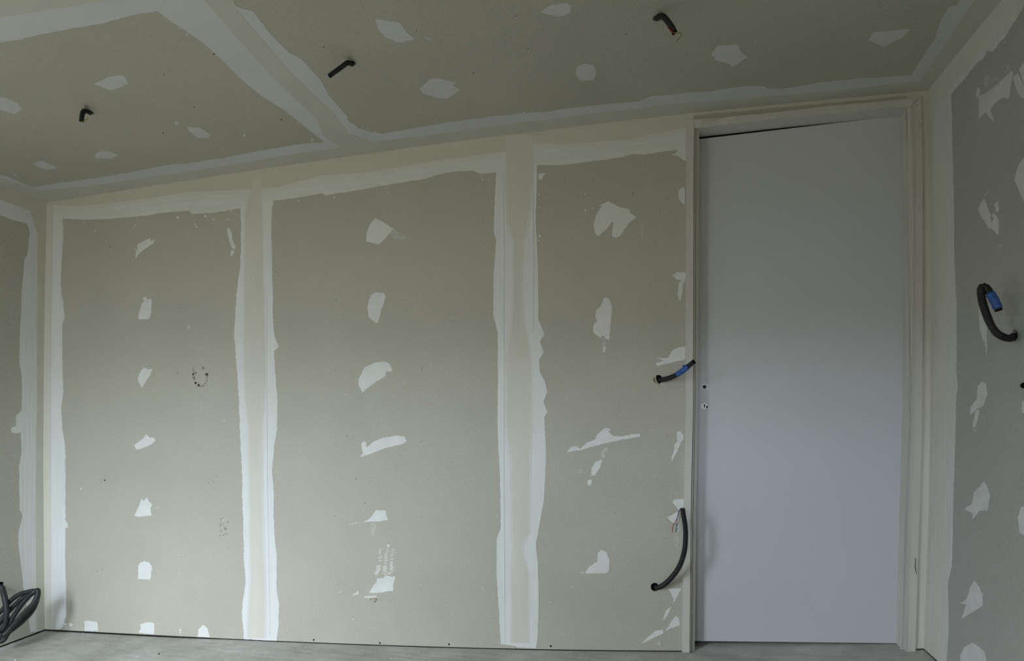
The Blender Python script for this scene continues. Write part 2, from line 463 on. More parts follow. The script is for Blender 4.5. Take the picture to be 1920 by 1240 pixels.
# cream tape showing down the middle of the joints
def strip(rows): return [(a, y) for y, a, b in rows] + [(b, y) for y, a, b in reversed(rows)]
slab('joint_tape', 'back', [strip([(336, 477, 489), (400, 461, 491), (520, 460, 492), (700, 459, 498), (760, 463, 495), (800, 468, 491), (942, 470, 490), (1084, 472, 495), (1197, 465, 496)])],
     0.0018, M_CREAM, wall_back, amp=0.5, step=14)
slab('joint_tape', 'back', [strip([(254, 948, 998), (330, 950, 998), (417, 953, 988), (455, 965, 980), (540, 964, 976), (600, 962, 980), (668, 951, 994), (800, 952, 995), (860, 961, 992), (1000, 962, 992),
                                   (1024, 964, 977), (1076, 960, 990), (1206, 961, 990)])], 0.0018, M_CREAM, wall_back, amp=0.5, step=14)
slab('joint_tape', 'back', [strip([(386, 80, 101), (600, 78, 97), (900, 78, 96), (1182, 80, 97)])], 0.0016, M_CREAM, wall_back, amp=0.4, step=14)
slab('joint_tape', 'back', [[(78, 384), (150, 388), (280, 372), (340, 362), (420, 357), (520, 352), (600, 330), (700, 322), (790, 306), (880, 294), (950, 284), (1000, 268), (1050, 271),
                             (1180, 262), (1250, 246), (1290, 240), (1300, 216), (1745, 176), (1745, 160), (1530, 182), (1290, 204), (1120, 224), (900, 250), (550, 300), (350, 328), (200, 353)]],
     0.0016, M_CREAM_H, wall_back, grid=0.12, amp=0.5, step=8)
slab('joint_compound', 'back', [[(1700, 172), (1748, 160), (1752, 600), (1745, 1225), (1716, 1225)]], 0.0020, M_CREAM, wall_back, grid=0.12, amp=0)
slab('feathered_compound', 'back', [strip([(330, 474, 492), (400, 458, 494), (520, 457, 495), (700, 456, 501), (800, 464, 495), (942, 466, 495), (1084, 468, 499), (1197, 462, 500)])],
     0.0015, M_MID, wall_back, amp=0.5, step=14)
slab('feathered_compound', 'back', [strip([(254, 946, 1000), (330, 948, 999.5), (417, 948, 994), (455, 960, 985), (540, 960, 981), (600, 957, 985), (668, 947, 998), (800, 948, 1000), (860, 956, 998), (1000, 957, 996),
                                   (1024, 960, 982), (1076, 956, 994), (1206, 957, 994)])], 0.0015, M_MID, wall_back, amp=0.5, step=14)
slab('feathered_compound', 'back', [[(78, 392), (150, 395), (280, 379), (340, 370), (420, 365), (520, 360), (600, 338), (700, 330), (790, 314), (880, 302), (950, 294), (1000, 277), (1050, 279),
                             (1180, 271), (1250, 255), (1292, 250), (1300, 216), (1745, 176), (1745, 160), (1530, 182), (1290, 204), (1120, 224), (900, 250), (550, 300), (350, 328), (200, 353)]],
     0.0014, M_MID, wall_back, grid=0.12, amp=0.8, step=6)
# fine tool ridges left in the compound
slab('tool_ridge', 'back', [[(944, 330), (944, 900), (946, 1195), (947.2, 1195), (945.4, 900), (945.2, 330)], [(998.8, 262), (999, 620), (1000.2, 620), (1000, 262)]], 0.0030, M_WHITE_V, wall_back, amp=0)
slab('tool_ridge', 'back', [[(500, 560), (501, 900), (506, 1190), (507, 1190), (502, 900), (501, 560)]], 0.0028, M_WHITE_V, wall_back, amp=0)

# ------------------------------------------------------------------ filler patches on the back wall
patches_back = [
    cD([(725, 225), (795, 187), (800, 205), (820, 195), (812, 215), (760, 250), (735, 272), (728, 245)]),
    cD([(718, 240), (728, 258), (733, 274), (718, 298)]),
    cD([(755, 503), (770, 500), (785, 512), (795, 505), (803, 520), (800, 585), (788, 615), (732, 618), (733, 590), (752, 530), (762, 528)]),
    cD([(762, 870), (785, 882), (805, 877), (800, 900), (768, 955), (750, 978), (728, 935), (740, 900)]),
    cH([(712, 98), (760, 60), (775, 42), (790, 58), (815, 60), (822, 75), (790, 100), (735, 122), (718, 120)]),
    cH([(710, 470), (730, 430), (748, 380), (760, 392), (778, 375), (785, 395), (804, 412), (795, 430), (800, 470), (735, 478)]),
    cH([(732, 735), (745, 717), (765, 710), (790, 720), (803, 740), (800, 790), (795, 810), (730, 806)]),
    cH([(448, 1040), (443, 1032), (465, 1025), (515, 1035), (520, 1083), (448, 1081)]),
    cH([(733, 1090), (745, 1060), (738, 1045), (780, 1035), (817, 1040), (815, 1098)]),
    cH([(1045, 1112), (1050, 1075), (1075, 1048), (1095, 1065), (1110, 1115)]),
    cD([(1200, 140), (1213, 135), (1225, 160), (1230, 200), (1245, 235), (1240, 250), (1222, 235), (1205, 175)]),
    cD([(1222, 250), (1238, 255), (1235, 275), (1222, 283)]),
    cE([(375, 230), (430, 262), (470, 290), (455, 285), (435, 310), (405, 345), (385, 357), (345, 345), (328, 345), (330, 300), (350, 255)]),
    cE([(352, 605), (370, 590), (415, 595), (422, 608), (385, 735), (375, 740), (340, 710), (333, 670), (340, 630)]),
    cE([(325, 950), (370, 930), (415, 925), (440, 935), (455, 970), (440, 975), (425, 970), (418, 1000), (380, 1020), (340, 1050), (310, 1075), (290, 1040), (290, 1010), (310, 970)]),
    cI([(312, 208), (325, 190), (318, 140), (335, 128), (345, 160), (380, 130), (430, 110), (500, 100), (535, 105), (548, 128), (520, 145), (450, 160), (380, 185)]),
    cI([(330, 538), (365, 515), (390, 475), (440, 480), (445, 505), (450, 527), (390, 535)]),
    cI([(355, 895), (370, 870), (395, 840), (395, 820), (430, 820), (440, 805), (470, 815), (490, 812), (480, 850), (478, 885), (400, 895)]),
    cI([(265, 908), (290, 895), (300, 885), (305, 900)]),
    cI([(332, 913), (395, 911), (395, 918), (335, 922)]),
    cF([(508, 162), (560, 190), (620, 205), (625, 225), (658, 245), (610, 285), (575, 345), (548, 357), (528, 345), (535, 275), (525, 270), (500, 310), (460, 345), (445, 340), (432, 290), (445, 235), (475, 185), (460, 185)]),
    cF([(497, 670), (515, 680), (528, 710), (525, 770), (512, 895), (495, 890), (478, 870), (470, 885), (430, 855), (430, 815), (455, 795), (440, 775), (445, 740), (475, 710), (482, 680)]),
    cF([(482, 935), (497, 930), (490, 960), (478, 960)]),
    cJ([(162, 228), (180, 205), (205, 200), (225, 212), (255, 185), (300, 165), (310, 140), (345, 110), (375, 115), (365, 130), (385, 150), (430, 152), (470, 142), (515, 138), (517, 152), (440, 165), (330, 190), (225, 218)]),
    cJ([(300, 275), (332, 262), (325, 300), (300, 340), (280, 340), (285, 300)]),
    cJ([(262, 365), (285, 360), (280, 385), (265, 390)]),
    cJ([(312, 715), (330, 700), (355, 715), (368, 750), (365, 800), (355, 813), (250, 815), (270, 785), (310, 755)]),
    cJ([(222, 812), (243, 808), (243, 817)]),
    cF([(880, 110), (895, 92), (912, 90), (912, 182), (895, 170), (880, 145)]),
    cF([(848, 550), (870, 537), (918, 537), (918, 570), (905, 600), (898, 590), (892, 580), (865, 575)]),
    cF([(882, 590), (900, 590), (903, 640), (888, 695), (875, 650)]),
    cF([(760, 1020), (800, 1005), (765, 990), (825, 992), (850, 950), (880, 935), (917, 930), (914, 1000), (860, 1010), (765, 1033)]),
    cJ([(695, 130), (710, 125), (728, 145), (727, 160), (700, 215), (670, 275), (668, 255), (685, 210), (682, 195), (697, 175)]),
    cJ([(672, 468), (690, 455), (730, 455), (730, 500), (705, 510), (690, 490)]),
    cJ([(648, 545), (700, 515), (705, 575), (675, 570)]),
    cJ([(655, 890), (715, 888), (700, 925), (675, 968), (680, 935), (668, 915)]),
    cJ([(640, 1000), (665, 978), (655, 1010), (625, 1052)]),
    cJ([(637, 1095), (660, 1060), (690, 1022), (703, 1030), (710, 1060), (705, 1068), (665, 1080)]),
    cJ([(522, 1155), (590, 1095), (628, 1088), (628, 1105), (580, 1130)]),
    cF([(140, 17), (178, 17), (165, 30), (160, 48), (142, 50), (138, 35)]),
]
for p in patches_back:
    slab('filler_patch', 'back', [p], 0.0011, M_FILL, wall_back, amp=0.75, step=2.0)
smears = [
    cE([(437, 308), (458, 284), (530, 325), (500, 335), (470, 332)]),
    cI([(250, 546), (330, 533), (330, 541), (252, 550)]),
    cI([(365, 545), (392, 540), (388, 570), (380, 605), (368, 600)]),
    cJ([(335, 215), (362, 203), (345, 262), (325, 260)]),
    cJ([(210, 320), (235, 303), (235, 330), (222, 332)]),
    cJ([(692, 590), (708, 575), (705, 640), (700, 690), (685, 685), (682, 650)]),
    cJ([(583, 1150), (612, 1138), (616, 1165), (595, 1160)]),
    cF([(478, 885), (500, 890), (492, 935), (480, 935)]),
    cF([(680, 290), (692, 280), (692, 355), (684, 355)]),
    cD([(1000, 640), (1005, 638), (1010, 668), (985, 668)]),
]
for p in smears:
    slab('filler_smear', 'back', [p], 0.0006, M_THIN, wall_back, amp=0.8, step=1.6)
# comb shaped drag marks above the lowest patch of the middle board
combs = []
for k in range(20):
    y = 795 - k * 6.6
    for c in range(3):
        x = 388 + c * 32 + k * 1.2 + random.uniform(-5, 5)
        w = random.uniform(14, 28) * (1 - k / 34); h = random.uniform(3.0, 6.0) * (1 - k / 32)
        if random.random() < 0.2: continue
        combs.append(cI([(x, y), (x + w * 0.5, y + 3), (x + w, y - 1), (x + w, y + h), (x + w * 0.5, y + h + 4), (x, y + h)]))
slab('filler_drag_marks', 'back', combs, 0.0007, M_FILL, wall_back, amp=0)
# splashes
def blobs(pts):
    out = []
    for x, y, r in pts:
        out.append([(x + r * random.uniform(0.6, 1.2) * math.cos(a), y + r * random.uniform(0.6, 1.3) * math.sin(a)) for a in np.linspace(0, 5.5, 7)])
    return out
spl = [(333, 408, 2.4), (385, 406, 2.6), (368, 426, 1.6), (366, 421, 1.4), (401, 412, 2), (434, 396, 1.6), (429, 411, 1.5), (179, 433, 1.6), (253.6, 422.5, 1.6), (158, 418, 1.4), (1098, 395, 2),
       (1112, 390, 1.4), (1010, 365, 1.6), (1010.5, 388, 1.2), (1012, 443, 2.6), (1010, 452, 1.8), (627, 370, 1.8), (727, 361, 1.8), (700, 354, 1.0), (724, 352, 1.0), (760, 347, .9), (800, 341, .9),
       (905, 337, 1.3), (917, 337, 1.2), (560, 377, 1.5), (1097, 363, 1.6), (338, 1182, 2), (338, 1186, 1.4), (418, 975, 1.4), (152, 917, 1.3), (296, 952, 1), (728, 1024, 3), (727, 1102, 1.2),
       (638, 1110, 1.2), (905, 1104, 1), (931, 969, 1.2), (1031, 1130, 1.4), (1073, 1102, 1), (122.5, 1171, 2.4), (133, 1171.5, 3.4), (124, 1176, 1.2), (420, 790, 1.2), (663, 1162, 1.1), (649, 740, 1.1)]
slab('filler_splashes', 'back', blobs(spl), 0.0008, M_FILL, wall_back, amp=0)
dots = [(206.5, 463, .9), (630, 562, 1.1), (631, 566, .9), (793, 550, .8), (790.5, 690, .9), (791, 694, .9), (629, 696, .8), (790, 829, .8), (629, 833, .8), (790, 970, .9), (629, 968, .9), (1187, 362, 1.3), (1187.5, 366, .9),
        (1252, 372, 1.1), (1155, 669, .8), (1155, 673, .8), (1152, 962, .8), (335, 572, .8), (333, 699, .8), (196.5, 901, 2), (190, 905, 1), (668, 898, 1), (685, 944, 1), (651, 818, 1), (1250.5, 817, .9), (1250.5, 821, .8),
        (1248, 965, .9), (1149, 1107, .8), (926, 651, .8), (333, 827, .7), (202, 950, .7), (629, 1100, .8), (790, 1104, .8), (1234, 520, .8), (1155.5, 376, .8)]
slab('screw_dimples', 'back', blobs(dots), 0.0003, mat('dark_dimple', (0.11, 0.10, 0.085)), wall_back, amp=0)
# muddy boot print and scuffs on the left board
st = []
for a in np.linspace(-0.2, 3.6, 15):
    st.append((376 + 13 * math.cos(a) + random.uniform(-1.5, 1.5), 706 + 15 * math.sin(a) * 1.15 + random.uniform(-2, 2), random.uniform(1.2, 3.2)))
st += [(362, 690 + i * 4, random.uniform(1, 2.4)) for i in range(5)] + [(381, 690, 3.2), (387, 702, 3)]
st += [(418 + random.uniform(-8, 10), 985 + random.uniform(-22, 22), random.uniform(.6, 1.8)) for _ in range(26)]
st += [(395 + random.uniform(-8, 12), 895 + random.uniform(-7, 12), random.uniform(.5, 1.3)) for _ in range(9)]
st += [(700 + random.uniform(-8, 8), 1126 + random.uniform(-3, 3), random.uniform(1, 2.6)) for _ in range(7)]
st += [(190 + random.uniform(-10, 10), 1068 + random.uniform(-3, 5), random.uniform(.5, 1.3)) for _ in range(6)]
slab('scuff_marks', 'back', blobs(st), 0.0002, M_STAIN, wall_back, amp=0)
# drywall screws along the bottom edge
for x, y in ((588.3, 1200.3), (712.6, 1206.2), (842, 1208.7), (1032.6, 1212)):
    slab_uv('screw_head', 'back', disc_uv('back', (x, y), 0.0042, 12), 0.0006, -0.0005, M_BORE, wall_back)

# ------------------------------------------------------------------ left wall compound
lw = [(-400, 286), (-60, 386), (0, 404), (14.5, 409), (35, 415), (51, 420), (56, 436), (54, 452), (51, 478), (46, 486), (41, 550), (38, 628), (36.5, 681.5), (42, 710), (41, 770), (30, 779), (30, 799),
      (21, 804), (22, 811), (32, 813), (39, 811), (41, 846), (36.5, 871), (37, 956), (42.6, 967), (35, 999), (35.5, 1027), (40, 1062.5), (44, 1101.5), (53, 1155), (57, 1186), (73, 1184), (86, 1180),
      (92, 380), (51, 362), (0, 343), (-60, 320), (-400, 190)]
slab('joint_compound', 'left', [lw], 0.0010, M_WHITE_V, wall_left, grid=0.12)
slab('joint_tape', 'left', [[(-400, 246), (-60, 355), (0, 374), (55, 396), (70, 440), (68, 700), (66, 1000), (68, 1182), (86, 1180), (92, 380), (51, 364), (0, 345), (-60, 322), (-400, 191)]], 0.0016, M_CREAM_H, wall_left, grid=0.12, amp=0.4, step=10)

# ------------------------------------------------------------------ right wall compound and patches
rw = [(1990, -105), (1920, 8), (1917, 17), (1884.6, 69), (1861.5, 96.5), (1851, 95.4), (1844.7, 109), (1830, 119.5), (1809, 149), (1790, 168), (1783, 179), (1785, 210), (1786, 260), (1788.7, 380),
      (1789.4, 454), (1792.4, 547), (1794, 573), (1794, 640), (1793, 695), (1795.7, 725), (1792.4, 751), (1791, 825), (1788, 906), (1786, 1013), (1784.5, 1062.6), (1777.4, 1091), (1778.5, 1183),
      (1774.6, 1250), (1768, 1262), (1728, 1215), (1735, 1000), (1740, 600), (1736, 172), (1876, -2), (1958, -102)]
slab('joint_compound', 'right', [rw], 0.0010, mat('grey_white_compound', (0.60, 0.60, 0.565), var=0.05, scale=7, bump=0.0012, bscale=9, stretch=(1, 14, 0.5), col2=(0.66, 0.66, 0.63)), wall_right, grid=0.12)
slab('joint_tape', 'right', [[(1958, -102), (1878, 0), (1739, 170), (1741, 350), (1742, 600), (1741, 800), (1736, 1000), (1731, 1216), (1742, 1228), (1748, 1000), (1754, 600), (1753, 200), (1842, 90), (1910, 0), (1975, -100)]],
     0.0016, M_CREAM, wall_right, grid=0.12, amp=0.4, step=10)
slab('joint_tape', 'right', [[(1758, 300), (1761, 600), (1759, 1000), (1748, 1230), (1761, 1240), (1771, 1000), (1775, 600), (1772, 300)]], 0.0017, M_CREAM, wall_right, grid=0.12, amp=0.4, step=10)
patches_right = [
    cQ([(650, 850), (700, 840), (800, 770), (945, 630), (955, 650), (930, 780), (918, 875), (890, 880), (860, 870), (820, 900), (760, 960), (748, 985), (785, 1085), (760, 1070), (705, 1000), (645, 1065), (650, 960)]),
    cQ([(625, 880), (625, 820), (645, 780), (662, 820), (650, 860)]),
    cQ([(955, 690), (1000, 650), (1060, 790), (1100, 850), (1040, 880), (1015, 850), (985, 800)]),
    cQ([(1010, 620), (1060, 540), (1110, 520), (1110, 700), (1050, 740)]),
    [(1935, 285), (1920, 296), (1909, 312), (1903, 337), (1912, 359), (1920, 377), (1940, 385)],
    [(1846, 371), (1853, 392), (1858, 402), (1860, 420), (1865, 410), (1860, 404), (1866, 400), (1874, 412), (1872, 441), (1865, 433), (1854, 427), (1843, 410), (1834, 392)],
    [(1864, 384), (1872, 376), (1874, 395), (1869, 399)],
    cG([(420, 500), (460, 490), (460, 770), (450, 700), (440, 700), (425, 640)]),
    cG([(415, 930), (435, 905), (455, 915), (463, 970), (440, 1030), (420, 1040), (375, 1075), (378, 1035), (410, 995)]),
    cG([(405, 1050), (422, 1050), (415, 1090), (400, 1140), (388, 1130)]),
    cG([(670, 985), (637, 1010), (638, 1060), (670, 1080)]),
    cK([(590, 440), (600, 425), (625, 415), (640, 350), (670, 320), (690, 290), (705, 310), (722, 365), (708, 445), (665, 445), (632, 490), (635, 460)]),
    cK([(568, 935), (600, 915), (620, 850), (640, 815), (665, 845), (683, 890), (685, 950), (600, 1000), (572, 1018), (600, 940)]),
    cK([(565, 1215), (590, 1165), (630, 1145), (665, 1165), (695, 1190), (702, 1250), (570, 1250)]),
    cK([(872, 480), (890, 425), (930, 415), (930, 590), (880, 560)]),
]
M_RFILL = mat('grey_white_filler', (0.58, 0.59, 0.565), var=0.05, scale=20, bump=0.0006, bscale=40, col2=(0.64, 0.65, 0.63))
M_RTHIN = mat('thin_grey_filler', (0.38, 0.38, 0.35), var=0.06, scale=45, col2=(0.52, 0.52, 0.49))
for p in patches_right:
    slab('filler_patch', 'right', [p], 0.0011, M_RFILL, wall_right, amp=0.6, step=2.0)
for p in (cQ([(690, 660), (740, 670), (790, 700), (860, 690), (780, 730), (740, 750), (695, 800)]), cQ([(880, 650), (915, 565), (932, 600), (890, 665)]), cQ([(865, 385), (885, 350), (890, 370), (872, 395)]),
          [(1853, 355), (1855, 357), (1848, 369), (1845, 368)], [(1873, 458), (1880, 456), (1880, 466), (1874, 466)], cK([(625, -5), (660, -5), (655, 25), (640, 40)])):
    slab('filler_smear', 'right', [p], 0.0006, M_RTHIN, wall_right, amp=0.8, step=1.6)

# ------------------------------------------------------------------ ceiling compound and patches
c_back = [(-400, 183), (-60, 305), (0, 327.6), (11.6, 330.5), (29, 337), (46.4, 345.7), (64, 351), (120.5, 340.6), (135, 340), (200, 330.3), (279, 316.7), (316.7, 309), (341.7, 306.7), (345, 308), (377, 303), (383, 301.5),
          (421, 296), (483, 283), (550, 272), (609.5, 266), (586, 249), (555, 223.5), (528, 203), (491, 179.5), (457, 152), (423, 118.5), (382.7, 81), (338.6, 51), (315, 35.6), (294.6, 20.3),
          (271, 24), (237, 30.5), (190, 44), (135.5, 52.5), (45.7, 71), (40, 74), (0, 78.6), (-90, 98), (-200, 60), (-60, -75), (330, -160), (420, -15), (430, 0), (450, 15), (474, 20), (487.6, 37), (508, 64), (542, 98),
          (564, 108), (588, 135), (603, 152), (615.5, 176), (653, 220), (650, 223), (673, 240), (700, 248), (717, 250.6), (835.6, 230), (920, 218.4), (988, 211.6), (1025, 209.5), (1060, 204), (1152, 194), (1200, 190.4),
          (1220.8, 181), (1257.5, 178), (1289.6, 174), (1337.7, 171), (1343, 168.7), (1399, 161.4), (1433, 161.4), (1440, 166), (1467, 166.6), (1510, 160), (1527, 156), (1612.5, 147), (1708.6, 141), (1740.6, 89.7),
          (1753, 72.6), (1764, 38.4), (1779, 12.8), (1796, 8.5), (1800, 0), (1850, -100), (1965, -100), (1880, -2), (1741, 168)] + list(reversed([(a, b + 1.5) for a, b in ceil_px])) + [(0, 349), (-60, 326), (-400, 197)]
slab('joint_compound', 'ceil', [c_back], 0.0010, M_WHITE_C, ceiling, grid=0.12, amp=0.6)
c_tape = [(-400, 187), (-60, 311), (0, 334), (75, 358), (130, 352), (200, 344), (320, 326), (450, 306), (560, 287), (640, 277), (607, 254), (592, 222), (514, 146), (440, 66), (383, 0), (373, -30), (425, -30), (446, 20), (548, 138),
          (629, 217), (655, 250), (700, 266), (850, 247), (990, 228), (1120, 212), (1250, 196), (1400, 184), (1560, 170), (1725, 152), (1768, 90), (1800, 40), (1826, 0), (1890, -100), (1965, -100), (1880, -2), (1741, 168)] \
         + list(reversed([(a, b + 1.5) for a, b in ceil_px])) + [(0, 349), (-60, 326), (-400, 197)]
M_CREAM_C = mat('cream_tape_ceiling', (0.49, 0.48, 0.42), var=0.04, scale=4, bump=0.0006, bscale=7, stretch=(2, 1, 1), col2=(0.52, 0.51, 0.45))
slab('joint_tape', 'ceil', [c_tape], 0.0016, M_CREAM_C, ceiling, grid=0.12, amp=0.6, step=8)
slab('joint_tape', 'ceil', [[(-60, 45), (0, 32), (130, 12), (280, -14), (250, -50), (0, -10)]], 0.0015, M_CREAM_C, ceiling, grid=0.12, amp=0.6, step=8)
patches_ceil = [
    cA([(520, 465), (600, 425), (680, 413), (710, 460), (655, 485), (610, 498)]),
    cA([(-60, 560), (0, 540), (40, 545), (95, 570), (122, 603), (80, 632), (0, 605), (-60, 600)]),
    cA([(525, 860), (545, 843), (580, 835), (655, 855), (625, 878), (535, 878)]),
    cA([(1037, 702), (1110, 705), (1140, 725), (1163, 745), (1155, 763), (1095, 762), (1045, 725)]),
    cA([(190, 900), (235, 893), (320, 928), (265, 940), (200, 920)]),
    cB([(662, 103), (795, 122), (845, 185), (880, 215), (800, 235), (720, 208), (675, 160)]),
    cB([(928, 203), (978, 218), (950, 219)]),
    cB([(905, 490), (960, 440), (1010, 432), (1105, 457), (1090, 472), (1133, 495), (1060, 543), (990, 540), (925, 515)]),
    cB([(1575, 65), (1630, 28), (1720, 15), (1745, 30), (1740, 70), (1690, 90), (1610, 78)]),
    cB([(1770, 400), (1780, 365), (1830, 350), (1870, 360), (1885, 400), (1870, 440), (1800, 447), (1780, 425)]),
    cC([(548, 238), (575, 200), (665, 195), (672, 220), (705, 250), (640, 295), (620, 275), (570, 265)]),
    cC([(1237, 175), (1260, 140), (1330, 135), (1420, 125), (1385, 165), (1300, 205)]),
]
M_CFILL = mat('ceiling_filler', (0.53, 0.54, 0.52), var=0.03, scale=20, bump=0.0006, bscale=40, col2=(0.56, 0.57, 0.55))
for p in patches_ceil:
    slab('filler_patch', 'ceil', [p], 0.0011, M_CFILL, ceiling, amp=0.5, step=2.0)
slab('filler_splashes', 'ceil', blobs([(331, 231, 3.5), (458, 253, 3), (586, 262, 3.6), (350, 64, 2.4), (336, 54, 1.6), (29, 328, 2), (1722, 48, 1.5), (1415, 79, 1.4), (1200, 162, 1.8), (983, 210, 2.4), (998, 207, 1.8),
                                       (680, 236, 1.6), (690, 241, 2), (703, 247, 1.8), (838, 226, 1.4), (85, 319, 1.6)]), 0.0008, M_CFILL, ceiling, amp=0)
slab('screw_dimples', 'ceil', blobs([(528, 224, 2), (364, 201, 1.2), (306, 250, 1.4), (607, 88, 1.4), (990, 91, 1.6), (888, 137, 1.2), (781, 58, 1.2), (1174, 64, 1.4), (401, 101, 1.8), (968, 30, 1.6), (307, 139, 1.1)]), 0.0003,
     bpy.data.materials['dark_dimple'], ceiling, amp=0)

# ------------------------------------------------------------------ door
door = empty('door_1', (0, 0, 0)); struct(door, 'pale grey flush door in an off-white frame at the right end of the back wall')
AY, SY, LY = 0.015, -0.008, -0.062      # front planes: outer frame face, stop, leaf
def frame_piece(name, pts, front, back, m=M_FRAME, parent=door):
    return slab(name, 'back', [pts], front, m, parent, base=back, amp=0, clamp=False)
left_out = [(1287, 224), (1286.5, 320), (1285.5, 760), (1282, 953), (1279, 1224.5)]
left_in = [(1292.8, 1224.5), (1295.5, 953), (1299.6, 760), (1300.8, 320), (1301.5, 240)]
top_b = [(1321.5, 222.7), (1372, 218), (1420, 214), (1463, 209.5), (1551.6, 198.7), (1587.5, 195.6), (1654.6, 189.8), (1705, 184.3), (1727, 181.5)]
mid_b = [(1324, 238), (1467.7, 221.5), (1563.5, 211.9), (1707.5, 198.7)]
jl = frame_piece('frame_jamb', left_out + left_in + [(1301.5, 231), (1298, 224)], AY, -0.07)
hd = frame_piece('frame_head', [(1298, 224.5), (1310, 223.4)] + top_b + [(1707.5, 198.7)] + list(reversed(mid_b[:-1])) + [(1302, 240), (1302, 231)], AY, -0.07)
right_in = [(1708.6, 199), (1712, 300), (1713.5, 450), (1713, 600), (1709.5, 800), (1704, 1000), (1699, 1223)]
right_out = [(1716.5, 1223.5), (1723, 1000), (1729.5, 800), (1730, 500), (1729.5, 300), (1727.5, 181.5)]
jr = frame_piece('frame_jamb', right_in + right_out, AY, -0.07)
# stops set back from the face, separated from it by a narrow groove
frame_piece('door_stop', [(1304.2, 243), (1303.2, 760), (1299.5, 953), (1296, 1221.5), (1302.2, 1221.5), (1305, 953), (1308.6, 760), (1310.8, 245)], SY, -0.0605)
frame_piece('door_stop', [(1304, 241), (1470, 223.5), (1566, 213.7), (1706, 200.7), (1706, 203.5), (1566, 216.6), (1470, 226.8), (1310.8, 244.5), (1304, 245.5)], SY, -0.0605)
frame_piece('door_stop', [(1699, 203), (1704, 320), (1706, 500), (1705.5, 640), (1702.5, 800), (1697.5, 1000), (1692, 1220), (1698, 1221), (1703, 1000), (1708, 800), (1711, 600), (1711, 450), (1709.5, 300), (1706.3, 200)], SY, -0.0605)
# strip in the groove of the left jamb, beads on the right one
frame_piece('frame_bead', [(1302.2, 243), (1301.4, 500), (1300.9, 760), (1297, 953), (1293.8, 1222), (1295, 1222), (1298.4, 953), (1302.3, 760), (1303, 500), (1303.6, 243)], AY - 0.004, -0.05)
frame_piece('frame_bead', [(1697.5, 216), (1702, 320), (1704, 500), (1703.5, 640), (1700.8, 800), (1695.5, 1000), (1690, 1219), (1691.5, 1219), (1697, 1000), (1702.4, 800), (1705.4, 640), (1705.8, 500), (1704, 320), (1699.3, 215)], SY + 0.003, SY - 0.01)
# architrave bead on the right jamb
frame_piece('frame_bead', [(1708.8, 200), (1712, 300), (1712.5, 600), (1709, 800), (1703.5, 1000), (1698.6, 1222), (1700, 1222), (1705.2, 1000), (1711, 800), (1714.2, 600), (1713.8, 300), (1710.2, 200)], AY + 0.003, AY - 0.001)
leaf = frame_piece('door_leaf', [(1300, 262.2), (1500, 238.7), (1706, 214.8), (1712, 600), (1709, 800), (1700, 1206.8), (1500, 1204.6), (1285, 1202.2), (1296, 760)], LY, -0.10, M_DOOR)
# lever follower hole and keyhole
def leaf_disc(name, c, r0, r1, y0, y1, m, parent, n=28):
    """ring (r0 inner, r1 outer) standing on the leaf between the planes y0 (front) and y1"""
    bm = bmesh.new(); c = on_y(c, -LY)
    loops = []
    for r, y in ((r1, y1), (r1, y0 + 0.0006), (r1 - 0.0006, y0), (r0, y0), (r0, y1)):
        loops.append([bm.verts.new((c[0] + r * math.cos(6.28318 * i / n), y, c[2] + r * math.sin(6.28318 * i / n))) for i in range(n)])
    for a, b in zip(loops, loops[1:]):
        for i in range(n): bm.faces.new((a[i], a[(i + 1) % n], b[(i + 1) % n], b[i]))
    if r0 < 0.0005: pass
    o = link(name, bm, m, parent)
    return o
ly = -LY
leaf_disc('handle_ring', (1321, 725.7), 0.0088, 0.0125, ly - 0.0022, ly + 0.0002, M_METAL, leaf)
leaf_disc('handle_bore', (1321, 725.7), 0.0001, 0.0088, ly - 0.0004, ly + 0.0002, mat('dark_steel', (0.06, 0.065, 0.07), rough=0.4), leaf)
leaf_disc('spindle_hole', (1320.6, 725.9), 0.0001, 0.0038, ly - 0.0008, ly + 0.0002, M_BORE, leaf)
leaf_disc('keyhole_plate', (1320.4, 761.8), 0.0001, 0.0122, ly - 0.0022, ly + 0.0002, M_METAL, leaf)
kc = on_y((1320.6, 759.6), -LY)
bm = bmesh.new()
prof = [(0.003 * math.cos(a), 0.003 * math.sin(a)) for a in np.linspace(-0.9, 4.04, 12)] + [(-0.0016, -0.0055), (-0.0026, -0.0085), (0.0, -0.0115), (0.0026, -0.0085), (0.0016, -0.0055)]
fr = [bm.verts.new((kc[0] + x, ly - 0.0027, kc[2] + z)) for x, z in prof]; bk = [bm.verts.new((kc[0] + x, ly - 0.002, kc[2] + z)) for x, z in prof]
bm.faces.new(fr)
for i in range(len(prof)): bm.faces.new((fr[i], fr[(i + 1) % len(prof)], bk[(i + 1) % len(prof)], bk[i]))
link('keyhole', bm, M_BORE, leaf)
frame_piece('plate_notch', [(1324, 761.5), (1326.8, 761), (1326.4, 765.5), (1324.2, 766)], -(ly - 0.0027), -(ly - 0.002), M_BORE, leaf)
